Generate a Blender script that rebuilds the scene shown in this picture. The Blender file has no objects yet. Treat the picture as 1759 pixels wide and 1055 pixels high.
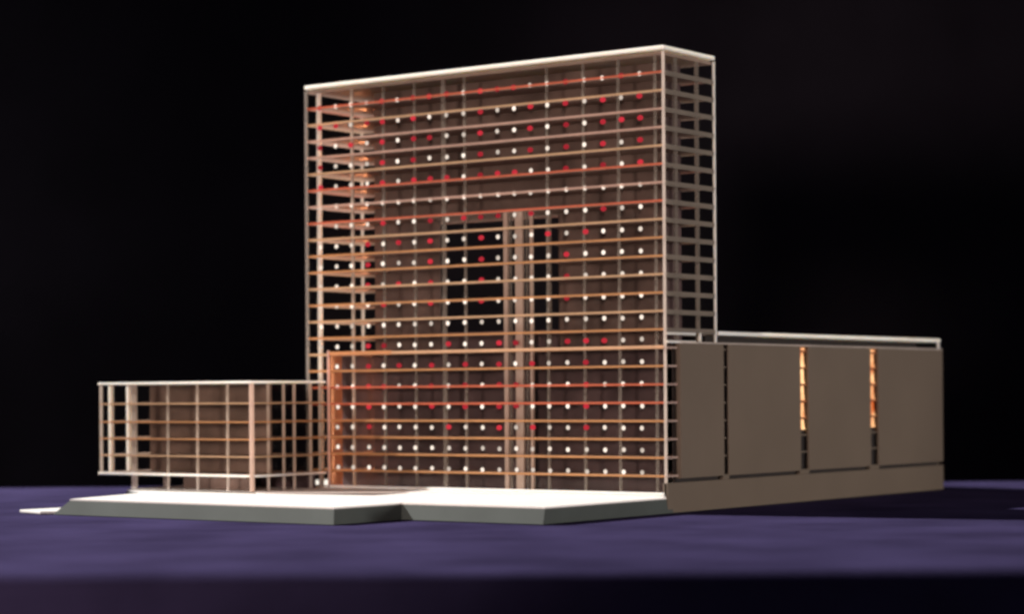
import bpy, bmesh, math, random
from mathutils import Matrix, Vector
random.seed(7)
S = bpy.context.scene
COL = S.collection

# ------------------------------------------------------------ camera
YAW, ROLL = 0.6334, 0.0072
CAM = Vector((1.6093, -2.5364, 0.1371))
R0 = Vector((math.cos(YAW), math.sin(YAW), 0)); F0 = Vector((-math.sin(YAW), math.cos(YAW), 0)); U0 = Vector((0, 0, 1))
rv = R0 * math.cos(ROLL) - U0 * math.sin(ROLL); uv = R0 * math.sin(ROLL) + U0 * math.cos(ROLL)
cd = bpy.data.cameras.new('camera'); cam = bpy.data.objects.new('camera', cd); COL.objects.link(cam)
cam.matrix_world = Matrix((( rv.x, uv.x, -F0.x, CAM.x), (rv.y, uv.y, -F0.y, CAM.y), (rv.z, uv.z, -F0.z, CAM.z), (0, 0, 0, 1)))
cd.sensor_width = 36; cd.lens = 79.38; cd.shift_y = 0.0851; cd.clip_start = .05; cd.clip_end = 60
cd.dof.use_dof = True; cd.dof.focus_distance = 2.95; cd.dof.aperture_fstop = 3.4
S.camera = cam

# ------------------------------------------------------------ world, lamps, exposure
w = bpy.data.worlds.new('World'); S.world = w; w.use_nodes = True
w.node_tree.nodes['Background'].inputs[0].default_value = (.66, .58, .74, 1)
w.node_tree.nodes['Background'].inputs[1].default_value = .06
def look(o, target):
    o.rotation_euler = (Vector(target) - o.location).to_track_quat('-Z', 'Y').to_euler()
def spot(name, loc, target, energy, color, size, blend, radius):
    l = bpy.data.lights.new(name, 'SPOT'); l.energy = energy; l.color = color
    l.spot_size = math.radians(size); l.spot_blend = blend; l.shadow_soft_size = radius
    o = bpy.data.objects.new(name, l); COL.objects.link(o); o.location = loc; look(o, target); return o
spot('key_light', (-6.2, -1.2, 4.75), (-.1, .12, .1), 5600, (1, .95, .89), 23, .35, .045)
spot('fill_light', (.55, -3.75, .42), (-.33, .05, .35), 400, (1, .77, .66), 23, .6, .25)
spot('side_light', (3.2, .75, .20), (0, .22, .24), 275, (1, .90, .82), 36, .7, .2)
def strip(name, loc, target, energy, color, h, wd=.006):
    l = bpy.data.lights.new(name, 'AREA'); l.shape = 'RECTANGLE'; l.size = wd; l.size_y = h; l.energy = energy; l.color = color
    o = bpy.data.objects.new(name, l); COL.objects.link(o); o.location = loc; look(o, target); return o
strip('tower_glow_fill', (-.556, .050, .39), (-.63, .030, .39), .26, (1, .46, .22), .37)  # unseen area light added for the orange glow at the tower's left end
strip('block_glow_fill', (-.545, .050, .10), (-.60, .012, .10), .10, (1, .42, .20), .19)  # same for the lower block: added, unseen, warms its left end
S.view_settings.view_transform = 'Standard'; S.view_settings.look = 'None'
S.view_settings.exposure = 0; S.view_settings.gamma = 1; S.view_settings.use_curve_mapping = False
S.render.engine = 'CYCLES'
S.cycles.use_denoising = True
S.cycles.max_bounces = 10; S.cycles.transparent_max_bounces = 64; S.cycles.diffuse_bounces = 5
S.cycles.transmission_bounces = 6; S.cycles.sample_clamp_indirect = 4
S.cycles.filter_width = 2.8

# ------------------------------------------------------------ materials
def nt(name):
    m = bpy.data.materials.new(name); m.use_nodes = True
    n = m.node_tree.nodes; n.clear(); return m, n, m.node_tree.links
def N(n, t, **kw):
    x = n.new(t)
    for k, v in kw.items(): setattr(x, k, v)
    return x
def mottled(n, l, base, amt, scale):
    """colour with a little uneven mottling in object space"""
    tc = N(n, 'ShaderNodeTexCoord'); no = N(n, 'ShaderNodeTexNoise'); no.inputs['Scale'].default_value = scale; no.inputs['Detail'].default_value = 6
    l.new(tc.outputs['Object'], no.inputs['Vector'])
    r = N(n, 'ShaderNodeValToRGB')
    r.color_ramp.elements[0].position = .3; r.color_ramp.elements[1].position = .7
    r.color_ramp.elements[0].color = tuple(c * (1 - amt) for c in base) + (1,)
    r.color_ramp.elements[1].color = tuple(min(1, c * (1 + amt)) for c in base) + (1,)
    l.new(no.outputs['Fac'], r.inputs[0]); return r.outputs[0], no, tc
def matte(name, base, rough=.7, amt=.12, scale=30, bump=0, bscale=200, spec=.3, sheen=0):
    m, n, l = nt(name); o = N(n, 'ShaderNodeOutputMaterial'); p = N(n, 'ShaderNodeBsdfPrincipled')
    c, no, tc = mottled(n, l, base, amt, scale); l.new(c, p.inputs['Base Color'])
    p.inputs['Roughness'].default_value = rough; p.inputs['Specular IOR Level'].default_value = spec
    if sheen: p.inputs['Sheen Weight'].default_value = sheen
    if bump:
        b = N(n, 'ShaderNodeBump'); b.inputs['Strength'].default_value = bump; b.inputs['Distance'].default_value = .002
        n2 = N(n, 'ShaderNodeTexNoise'); n2.inputs['Scale'].default_value = bscale; n2.inputs['Detail'].default_value = 4
        l.new(tc.outputs['Object'], n2.inputs['Vector']); l.new(n2.outputs['Fac'], b.inputs['Height']); l.new(b.outputs[0], p.inputs['Normal'])
    l.new(p.outputs[0], o.inputs[0]); return m
def acrylic(name, base, clear, trans=.5, gloss=.06, rough=.15, amt=.10, scale=18):
    """cast acrylic sheet: partly clear, partly frosted (reflects and passes diffuse light)"""
    m, n, l = nt(name); o = N(n, 'ShaderNodeOutputMaterial')
    c, no, tc = mottled(n, l, base, amt, scale)
    d = N(n, 'ShaderNodeBsdfDiffuse'); t = N(n, 'ShaderNodeBsdfTranslucent'); l.new(c, d.inputs[0]); l.new(c, t.inputs[0])
    a = N(n, 'ShaderNodeMixShader'); a.inputs[0].default_value = trans; l.new(d.outputs[0], a.inputs[1]); l.new(t.outputs[0], a.inputs[2])
    tr = N(n, 'ShaderNodeBsdfTransparent'); tr.inputs[0].default_value = (.96, .95, .93, 1)
    b = N(n, 'ShaderNodeMixShader'); b.inputs[0].default_value = clear; l.new(a.outputs[0], b.inputs[1]); l.new(tr.outputs[0], b.inputs[2])
    g = N(n, 'ShaderNodeBsdfGlossy'); g.inputs['Roughness'].default_value = rough
    e = N(n, 'ShaderNodeMixShader'); e.inputs[0].default_value = gloss; l.new(b.outputs[0], e.inputs[1]); l.new(g.outputs[0], e.inputs[2])
    l.new(e.outputs[0], o.inputs[0]); return m
def glow(name, color, strength):
    m, n, l = nt(name); o = N(n, 'ShaderNodeOutputMaterial'); e = N(n, 'ShaderNodeEmission')
    e.inputs[0].default_value = color + (1,)
    oi = N(n, 'ShaderNodeObjectInfo'); gi = N(n, 'ShaderNodeNewGeometry')          # each lamp a little brighter or dimmer
    ad = N(n, 'ShaderNodeMath', operation='ADD'); l.new(oi.outputs['Random'], ad.inputs[0]); l.new(gi.outputs['Random Per Island'], ad.inputs[1])
    fr = N(n, 'ShaderNodeMath', operation='FRACT'); l.new(ad.outputs[0], fr.inputs[0])
    ma = N(n, 'ShaderNodeMapRange'); l.new(fr.outputs[0], ma.inputs[0]); ma.inputs[3].default_value = strength * .6; ma.inputs[4].default_value = strength * 1.35
    l.new(ma.outputs[0], e.inputs[1])
    l.new(e.outputs[0], o.inputs[0]); return m

M = {}
M['slab'] = acrylic('tinted_acrylic', (.60, .48, .43), .24, .45, .03)
M['edge_tan'] = acrylic('frosted_edge_tan', (.84, .60, .40), 0, .5, .04)
M['edge_orange_lit'] = acrylic('frosted_edge_orange_lit', (.80, .44, .22), 0, .5, .04)  # warm orange glow put into the edge colour
M['edge_red_lit'] = acrylic('frosted_edge_red_lit', (.84, .24, .15), 0, .5, .04)  # red lamp light on the floor edges, put into their colour
M['edge_pink'] = acrylic('frosted_edge_pink', (.78, .56, .50), 0, .5, .04)
def milky(name, base, rad):
    m, n, l = nt(name); o = N(n, 'ShaderNodeOutputMaterial'); p = N(n, 'ShaderNodeBsdfPrincipled')
    c, no, tc = mottled(n, l, base, .08, 25); l.new(c, p.inputs['Base Color']); p.inputs['Roughness'].default_value = .35
    p.inputs['Subsurface Weight'].default_value = 1; p.inputs['Subsurface Radius'].default_value = (1, .85, .7); p.inputs['Subsurface Scale'].default_value = rad
    l.new(p.outputs[0], o.inputs[0]); return m
M['edge_warm'] = acrylic('frosted_edge_warm', (.80, .64, .55), 0, .5, .04)
M['edge_white'] = milky('milky_edge', (.93, .88, .82), .006)
M['post'] = acrylic('frosted_post', (.80, .72, .66), .25, .5, .05)
M['post_dim'] = acrylic('clear_post', (.45, .41, .38), .55, .5, .05)
M['underside_band'] = acrylic('grey_underside_band', (.40, .37, .34), .40, .45, .03)
M['shaft'] = acrylic('frosted_shaft', (.70, .58, .52), .12, .4, .05)
M['pane'] = acrylic('clear_pane', (.6, .58, .56), .9975, .5, .005, .05)
M['copper'] = acrylic('copper_tinted_acrylic', (.62, .30, .16), .40, .5, .03)
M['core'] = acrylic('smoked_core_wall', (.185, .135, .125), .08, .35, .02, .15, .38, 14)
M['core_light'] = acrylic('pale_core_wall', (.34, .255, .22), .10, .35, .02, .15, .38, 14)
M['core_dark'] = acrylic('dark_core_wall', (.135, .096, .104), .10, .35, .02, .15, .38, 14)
M['hall'] = matte('taupe_board', (.120, .094, .072), .75, .05, 9, .05, 400)
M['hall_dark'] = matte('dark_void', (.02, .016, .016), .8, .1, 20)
M['white'] = matte('white_board', (.82, .81, .79), .55, .02, 20)
M['rim_white'] = milky('milky_rim', (.95, .89, .80), .008)
M['base'] = matte('grey_green_board', (.052, .064, .062), .8, .12, 14)
M['white_lamp'] = glow('white_lamp_glow', (1, .86, .76), 1.15)
M['red_lamp'] = glow('red_lamp_glow', (1, .05, .085), .56)

# ------------------------------------------------------------ mesh helpers
class MB:
    def __init__(s): s.bm = bmesh.new()
    def box(s, x0, x1, y0, y1, z0, z1, side=None):
        v = [s.bm.verts.new((x, y, z)) for z in (z0, z1) for y in (y0, y1) for x in (x0, x1)]
        for k, f in enumerate(((0, 2, 3, 1), (4, 5, 7, 6), (0, 1, 5, 4), (2, 6, 7, 3), (0, 4, 6, 2), (1, 3, 7, 5))):
            fc = s.bm.faces.new([v[i] for i in f])
            if side is not None and k >= 2: fc.material_index = side
        return s
    def prism(s, pts, z0, z1, side=None, bot=None):
        bot = bot or pts
        a = [s.bm.verts.new((p[0], p[1], z0)) for p in bot]; b = [s.bm.verts.new((p[0], p[1], z1)) for p in pts]
        s.bm.faces.new(b); s.bm.faces.new(a[::-1]); n = len(pts)
        for i in range(n):
            f = s.bm.faces.new((a[i], a[(i + 1) % n], b[(i + 1) % n], b[i]))
            facing = pts[(i + 1) % n][1] <= pts[i][1] + 1e-6           # not the edges towards +x
            if side is not None and facing: f.material_index = side
        return s
    def ball(s, c, r, sy=1, sx=1, sz=1, seg=10, ring=6):
        bmesh.ops.create_uvsphere(s.bm, u_segments=seg, v_segments=ring, radius=r, matrix=Matrix.Translation(c) @ Matrix.Diagonal((sx, sy, sz, 1)))
        return s
    def build(s, name, mats, parent=None, bevel=0, smooth=False):
        me = bpy.data.meshes.new(name); bmesh.ops.recalc_face_normals(s.bm, faces=s.bm.faces)
        s.bm.to_mesh(me); s.bm.free()
        for m in (mats if isinstance(mats, (list, tuple)) else [mats]): me.materials.append(m)
        if smooth:
            for p in me.polygons: p.use_smooth = True
        o = bpy.data.objects.new(name, me); COL.objects.link(o)
        if parent: o.parent = parent
        if bevel:
            b = o.modifiers.new('bevel', 'BEVEL'); b.width = bevel; b.segments = 2; b.limit_method = 'ANGLE'
        return o
def box(name, mat, parent, x0, x1, y0, y1, z0, z1, bevel=0):
    return MB().box(x0, x1, y0, y1, z0, z1).build(name, mat, parent, bevel)
def thing(name, label, cat, loc=(0, 0, 0)):
    o = bpy.data.objects.new(name, None); COL.objects.link(o); o.empty_display_size = .05
    o['label'] = label; o['category'] = cat; return o

# ------------------------------------------------------------ setting: cloth-covered table top and dark backdrop
ZT = -.0234
def tw(u, d):                     # along camera-right u, depth d from the camera foot
    p = Vector((1.6093, -2.5364, 0.1371)) + Vector((math.cos(.6334), math.sin(.6334), 0)) * u + Vector((-math.sin(.6334), math.cos(.6334), 0)) * d; return p.x, p.y
bm = bmesh.new()
prof = []                         # (depth, z)
D0, D1, RB = 2.035, 4.02, .018
prof += [(D0 - .004, ZT - .55), (D0 - .002, ZT - .3), (D0, ZT - .10), (D0, ZT - .05)]
for k in range(0, 9):
    a = math.pi / 2 * k / 8; prof.append((D0 + RB - RB * math.cos(a), ZT - RB + RB * math.sin(a)))
for k in range(1, 61): prof.append((D0 + RB + (D1 - D0 - RB) * k / 60, ZT))
us = [-2.0 + 4.2 * k / 120 for k in range(121)]
from mathutils import noise
grid = []
for u in us:
    row = []
    for d, z in prof:
        x, y = tw(u, d)
        nz = noise.noise(Vector((u * 2.2, d * 3.1, .3))) * .0008 + noise.noise(Vector((u * 9, d * 9, 2.3))) * .00025
        if z < ZT - RB: x -= 0; d2 = .006 * math.sin(u * 14 + 1.5 * math.sin(u * 3)) * (ZT - z); x -= F0.x * d2; y -= F0.y * d2
        row.append(bm.verts.new((x, y, z + (nz if d > D0 + .02 else 0) - .0008)))
    grid.append(row)
for i in range(len(us) - 1):
    for j in range(len(prof) - 1):
        f = bm.faces.new((grid[i][j], grid[i + 1][j], grid[i + 1][j + 1], grid[i][j + 1])); f.smooth = True
me = bpy.data.meshes.new('tablecloth'); bm.to_mesh(me); bm.free()
M['cloth'] = matte('purple_felt', (.042, .0345, .087), 1, .30, 6, .5, 700, 0, 0)
me.materials.append(M['cloth'])
tc = bpy.data.objects.new('tablecloth', me); COL.objects.link(tc)
tc['label'] = 'purple felt cloth covering the table under the building model'; tc['category'] = 'tablecloth'
M['velvet'] = matte('black_velvet', (.015, .0135, .019), 1, .2, 3, 0, 100, 0)
bm = bmesh.new(); vs = []
for k in range(41):
    u = -1.9 + 4.0 * k / 40; x, y = tw(u, 5.2 + .05 * math.sin(u * 5))
    vs.append((bm.verts.new((x, y, -1)), bm.verts.new((x, y, 3))))
for a, b in zip(vs, vs[1:]): bm.faces.new((a[0], b[0], b[1], a[1])).smooth = True
me = bpy.data.meshes.new('backdrop'); bm.to_mesh(me); bm.free(); me.materials.append(M['velvet'])
bd = bpy.data.objects.new('backdrop', me); COL.objects.link(bd); bd['kind'] = 'structure'

# ------------------------------------------------------------ plinth of the model
base = thing('model_base', 'stepped white topped base board with grey green sides under the building model', 'base')
P = [(-.701, -.411), (-.2266, -.411), (-.2266, -.278), (0, -.278), (0, .836), (-.62, .836), (-.86, .10), (-.86, -.15), (-.757, -.212)]
fl = .009
PB = [(-.725, -.411 - fl), (-.2266 + fl * .8, -.411 - fl), (-.2266 + fl * .8, -.278 - fl), (.003, -.278 - fl), (.0, .836), (-.62, .836), (-.875, .10), (-.875, -.15), (-.778, -.212)]
MB().prism(P, -.0232, -.0042, None, PB).build('base_board', M['base'], base)
MB().prism([(x, y) for x, y in P], -.0042, -.0022).build('white_sheet', M['white'], base)
Q = [(-.585, -.165), (-.416, -.058), (-.2, -.018), (-.001, -.006), (-.001, .834), (-.6, .834), (-.85, .10), (-.845, -.149), (-.84, -.165)]
MB().prism(Q, -.0022, .0, 1).build('raised_sheet', [M['white'], M['hall']], base)
MB().prism([(-.806, -.408), (-.745, -.425), (-.728, -.405), (-.735, -.36), (-.80, -.335)], -.0232, -.0195).build('corner_sheet', M['white'], base, .0008)

# ------------------------------------------------------------ glass tower
W, D, H = .634, .132, .600
tower = thing('office_tower_model', 'tall clear acrylic slab tower model with stacked floors and white and red lamps', 'tower model')
box('roof', M['rim_white'], tower, -W, 0, 0, D, .5945, H, .0008)
box('roof_underside', M['slab'], tower, -W + .004, -.004, .004, D - .004, .588, .5924)
FZ = [.0275 + .0245 * k for k in range(23)]
for k, z in enumerate(FZ):
    t = .0030
    if z < .205: pts = [(-W + .004, .0015), (-.0015, .0015), (-.0015, .032), (-.0135, .032), (-.0135, D - .002), (-W + .004, D - .002)]
    else: pts = [(-W + .004, .0015), (-.0015, .0015), (-.0015, D - .002), (-W + .004, D - .002)]
    if .21 < z < .385:                       # the tall void in the middle cuts back into these floors
        pts = pts[:3] + [(-.196, D - .002), (-.196, .017), (-.525, .017), (-.525, D - .002)] + pts[3:]
    em = M['edge_red_lit'] if k in (4, 5, 15, 17, 22) else M['edge_orange_lit'] if k in (0, 1, 2, 3, 6, 8, 10, 12, 13) else M['edge_pink'] if k in (16, 19, 20) else M['edge_tan']
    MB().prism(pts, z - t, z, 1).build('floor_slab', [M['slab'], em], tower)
for k, z in enumerate(FZ):
    if z > .21: box('side_underside_band', M['underside_band'], tower, -.0014, -.0004, .004, D - .004, z - .0062, z + .0004)  # added band standing for the lit slab end and underside
# facade posts
for x, wd, mat in ((-.6115, .0068, 'edge_white'), (-.547, .0035, 'post'), (-.487, .0028, 'post_dim'), (-.429, .0028, 'post_dim'), (-.376, .006, 'post_dim'),
                   (-.195, .003, 'post_dim'), (-.338, .003, 'post_dim'), (-.134, .003, 'post_dim'), (-.077, .003, 'post_dim'), (-.018, .003, 'post_dim')):
    box('post', M[mat], tower, x - wd / 2, x + wd / 2, .005, .0085, .0002, .588)
box('corner_post', M['post_dim'], tower, -W, -W + .0035, 0, .0035, .0002, .5924)
box('corner_post', M['post'], tower, -.003, 0, 0, .003, .0002, .5924)
box('corner_post', M['rim_white'], tower, -.003, 0, D - .003, D, .205, .5924)
box('corner_post', M['post'], tower, -W, -W + .003, D - .003, D, .0002, .5924)
for y, wd in ((.037, .007), (.092, .006)):
    box('side_post', M['post_dim'], tower, -.0075, -.004, y - wd / 2, y + wd / 2, .205, .588)
# thin clear panes
def pane(x0, x1, y0, y1, z0, z1): return box('glass_pane', M['pane'], tower, x0, x1, y0, y1, z0, z1)
pane(-W + .0036, -.0031, .0001, .0011, .0004, .5924)
pane(.0002, .0009, .0031, D - .0031, .2056, .5924)
# core walls seen through the facade
YC = .062
def wall(x0, x1, z0, z1, m='core', y=YC): return box('core_wall', M[m], tower, x0, x1, y, y + .003, z0, z1)
wall(-.551, -.428, .2, .588); wall(-.4278, -.2162, .392, .588, 'core'); wall(-.216, -.044, .2, .588, 'core')
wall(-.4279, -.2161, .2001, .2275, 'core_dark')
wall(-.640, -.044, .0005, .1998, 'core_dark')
box('core_wall', M['core'], tower, -.551, -.548, YC + .0032, D - .02, .2, .588)
box('core_wall', M['core_dark'], tower, -.047, -.044, YC + .0032, D - .02, .2, .588)
# lift shaft in the middle: three tall rails
for x, wd, m in ((-.2705, .0065, 'shaft'), (-.2475, .0125, 'shaft'), (-.2265, .004, 'shaft'), (-.2625, .002, 'post_dim'), (-.2345, .002, 'post_dim')):
    box('shaft_rail', M[m], tower, x - wd / 2, x + wd / 2, .010, .014, .0003, .392)
box('shaft_rail', M['post_dim'], tower, -.212, -.208, .030, .034, .2, .392)
# projecting lower block frame
box('end_panel', M['copper'], tower, -.5895, -.5865, .0018, .026, .0003, .2005)
box('frame_post', M['edge_pink'], tower, -.5917, -.5887, -.0015, .0012, .0003, .2035)
box('frame_head', M['edge_orange_lit'], tower, -.5883, -.47, -.001, .0009, .1965, .2015)
box('frame_head', M['edge_tan'], tower, -.4698, -.003, -.0008, .0008, .197, .2005)
box('sill', M['rim_white'], tower, -.62, -.003, -.0015, .0011, .0002, .0042)
# lamps on a square grid behind the glass
ROWS = ['RWWWRWRRRWRRRWWRWWRW', 'RRWRRWRWWWRWWRWRWRWR', 'RWRWRWRRWWRWWRWRWRRR', 'RWWWRWRWWWRWWRWRWRWR', 'RWWWRWRRRWRRRWWRWRWR',
        'WWWWWWWWWWWWWWWWWWWW', '.WWWRWWRWRRRWRWWWRWW', 'WWWRWRWRWWRWWWRWRWWW', 'WWWRWWWRWWRWWWWRWWWW', 'WWWRWRWRWWRWWWWRWWWW',
        'WWWWRWWRWWRWWWWRWWWW', 'WWWWWWWWWWWWWWWWWWWW', 'WWWRRWWWRWWRRWWRRRWW', '.WWRWRWRWRWRWRWWRWWW', '.WWRRWWRWRWRRWWWRWWW',
        '.WWRWWWRWRWRRWWWRWWW', '.WWRWWWWRWWRWRWWRWWW', '.WWWWWWWWWWWWWWWWWWW', '.WWWWWWWWWWWWWWWWWWW']
XS = [-.607, -.576, -.547, -.516, -.487, -.458, -.429, -.399, -.368, -.338, -.308, -.278, -.249, -.221, -.192, -.161, -.130, -.100, -.070, -.040]
proto = {}
spots = {'W': [], 'R': []}
for r, line in enumerate(ROWS):
    for c, ch in enumerate(line):
        if ch != '.': spots[ch].append(Vector((XS[c] + random.uniform(-.0006, .0006), .0034, .5655 - .0297 * r + random.uniform(-.0005, .0005))))
for ch, nm in (('W', 'white_lamp'), ('R', 'red_lamp')):
    pts = sorted(spots[ch], key=lambda p: (p - CAM).length)
    rad, sc = (.0030, (1, .7, 1.1)) if ch == 'W' else (.0040, (1.2, .5, .92))
    o = MB().ball((0, 0, 0), rad, sx=sc[0], sy=sc[1], sz=sc[2]).build(nm, M[nm], tower, smooth=True); o.location = pts[0]
    for p in pts[1:100]:
        c = o.copy(); COL.objects.link(c); c.parent = tower; c.location = p
    mb = MB()
    for p in pts[100:]: mb.ball(p, rad, sx=sc[0], sy=sc[1], sz=sc[2])
    if pts[100:]:
        q = mb.build(nm, M[nm], tower, smooth=True); q['kind'] = 'stuff'

# ------------------------------------------------------------ low wing on the left
wing = thing('low_wing_model', 'low five storey clear acrylic wing model overhanging the base at the left', 'building model')
AX0, AX1, AY0, AY1 = -.907, -.593, -.164, -.003
box('roof', M['rim_white'], wing, AX0, AX1, AY0, AY1, .1552, .1585, .0006)
for k, z in enumerate((.1275, .1005, .0755, .0505)):
    MB().box(AX0 + .003, AX1 - .001, AY0 + .001, AY1, z - .0022, z, 1).build('floor_slab', [M['slab'], M['edge_orange_lit' if k in (1, 2) else 'edge_tan']], wing)
MB().box(AX0, AX1, AY0, AY1, .0205, .0240, 1).build('floor_slab', [M['slab'], M['edge_white']], wing)
for x, wd, z0, m in ((AX0 + .0015, .003, .0241, 'post'), (-.835, .009, .0003, 'post'), (-.765, .0020, .0003, 'post'), (-.705, .0022, .0003, 'post'), (-.645, .0022, .0003, 'post')):
    if z0 < .02: box('post', M[m], wing, x - wd / 2, x + wd / 2, AY0 + .0035, AY0 + .007, .0003, .0204)
    box('post', M[m], wing, x - wd / 2, x + wd / 2, AY0 + .0035, AY0 + .007, .0241, .1544)
box('corner_post', M['edge_warm'], wing, AX1 - .0045, AX1 + .0006, AY0 - .0006, AY0 + .0045, .0003, .1544)
for y in (-.123, -.090, -.067, -.031, -.010):
    box('side_post', M['post'], wing, AX1 - .008, AX1 - .004, y - .001, y + .001, .0241, .1544)
    box('side_post', M['post'], wing, AX1 - .008, AX1 - .004, y - .001, y + .001, .0003, .0204)
for y in (-.140, -.103): box('end_post', M['edge_white'], wing, AX0 + .001, AX0 + .006, y - .003, y + .003, .0241, .1544)
for y in (-.1, -.03):
    box('back_post', M['post'], wing, -.832, -.828, y - .002, y + .002, .0003, .0204)
box('core_wall', M['core_light'], wing, -.880, -.632, -.082, -.079, .0241, .1544)
box('core_wall', M['core_light'], wing, -.770, -.640, -.122, -.119, .0003, .0204)
box('core_wall', M['core_dark'], wing, -.70, -.5935, -.030, -.027, .0003, .0204)  # dark wall added in place of the shaded ground-floor gap
box('core_wall', M['hall_dark'], wing, -.86, -.62, -.012, -.009, .0003, .0204)  # near-black wall added to darken the gaps under the wing
box('glass_pane', M['pane'], wing, AX0 + .003, AX1 - .0047, AY0 - .0004, AY0 + .0005, .0245, .1540)
box('glass_pane', M['pane'], wing, AX1 - .0006, AX1 + .0003, AY0 + .005, AY1, .0245, .1540)

# ------------------------------------------------------------ solid hall on the right
hall = thing('solid_hall_model', 'long taupe walled hall model behind the tower with three vertical slits, two glowing orange', 'building model')
L = .835
box('base_course', M['hall'], hall, -.006, .0022, .0, L, -.0230, .0170, .0004)
for y0, y1 in ((.034, .1465), (.1585, .363), (.387, .583), (.609, L)):
    box('wall_panel', M['hall'], hall, -.0065, .0020, y0, y1, .0222, .2035, .0004)
for y0, y1 in ((.1465, .1585), (.363, .387), (.583, .609)):
    box('slit_sill', M['hall'], hall, -.006, .001, y0 - .002, y1 + .002, .0171, .024)
box('groove_backing', M['hall_dark'], hall, -.012, -.0068, .034, L - .003, -.02, .2035)
box('wall_cap', M['post'], hall, -.0065, .0016, .034, L, .2036, .2060)
box('rear_wall', M['hall'], hall, -.5, -.0066, L - .004, L, -.02, .2035)
box('far_wall', M['hall'], hall, -.504, -.5001, .14, L, -.02, .2035)
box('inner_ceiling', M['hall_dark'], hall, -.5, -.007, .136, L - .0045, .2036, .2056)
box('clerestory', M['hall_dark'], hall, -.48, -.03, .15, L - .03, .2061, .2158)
box('roof', M['rim_white'], hall, -.5, .0005, .136, L - .004, .2159, .2215, .0006)
box('corner_post', M['rim_white'], hall, -.0035, .0003, L - .0105, L - .0065, .2061, .2158)
# terrace rails between tower and hall
for z in (.2165, .2055): box('terrace_rail', M['rim_white'], hall, -.003, .0006, .0035, .076, z - .0018, z + .0018)
box('terrace_post', M['rim_white'], hall, -.003, .0006, .0865, .0905, .2061, .2185)
# slit windows
def glow_slit():
    m, n, l = nt('lit_slit'); o = N(n, 'ShaderNodeOutputMaterial'); e = N(n, 'ShaderNodeEmission')
    tcn = N(n, 'ShaderNodeTexCoord'); no = N(n, 'ShaderNodeTexNoise'); no.inputs['Scale'].default_value = 38; no.inputs['Detail'].default_value = 2
    l.new(tcn.outputs['Object'], no.inputs['Vector']); r = N(n, 'ShaderNodeValToRGB'); r.color_ramp.elements[0].position = .35; r.color_ramp.elements[1].position = .68
    r.color_ramp.elements[0].color = (.42, .075, .015, 1); r.color_ramp.elements[1].color = (1, .58, .27, 1)
    l.new(no.outputs['Fac'], r.inputs[0]); l.new(r.outputs[0], e.inputs[0]); e.inputs[1].default_value = 1.7; l.new(e.outputs[0], o.inputs[0]); return m
M['lit'] = glow_slit()

fl_z = [.0495 + .0245 * k for k in range(7)]
for i, (y0, y1) in enumerate(((.1465, .1585), (.363, .387), (.583, .609))):
    win = box('slit_window', M['hall_dark'], hall, -.0067, -.0062, y0 + .0005, y1 - .0005, .0245, .2030)
    zs = [.0245] + fl_z
    for k, z in enumerate(fl_z):
        if z < .2: box('floor_edge', M['hall'] if (i == 0 or k < 2) else M['copper'], win, -.0061, -.0015, y0 + .0006, y1 - .0006, z - .0012, z + .0012)
    if i:
        for k in range(2, 7):
            z0 = fl_z[k - 1] if k > 2 else .082
            za, zb = z0 + (.0016 if k > 2 else 0), min(fl_z[k] - .0016, .2015); wd = y1 - y0 - .003   # leaning glow shaped into the pane: wide at its foot, narrow at its head
            mb = MB(); q = [(y0 + .0015, za), (y1 - .0015, za), (y1 - .0015 - wd * .12, za + .004), (y0 + .0015 + wd * .78, zb), (y0 + .0015, zb)]
            lo = [mb.bm.verts.new((-.0060, a, b)) for a, b in q]; hi = [mb.bm.verts.new((-.0035, a, b)) for a, b in q]
            mb.bm.faces.new(lo); mb.bm.faces.new(hi)
            for e in range(5): mb.bm.faces.new((lo[e], lo[(e + 1) % 5], hi[(e + 1) % 5], hi[e]))
            mb.build('lit_pane', M['lit'], win)
        box('lit_pane', M['lit'], win, -.0060, -.0035, y0 + .0015, y1 - .002, fl_z[6] + .0016 if fl_z[6] < .198 else .1985, .2020)
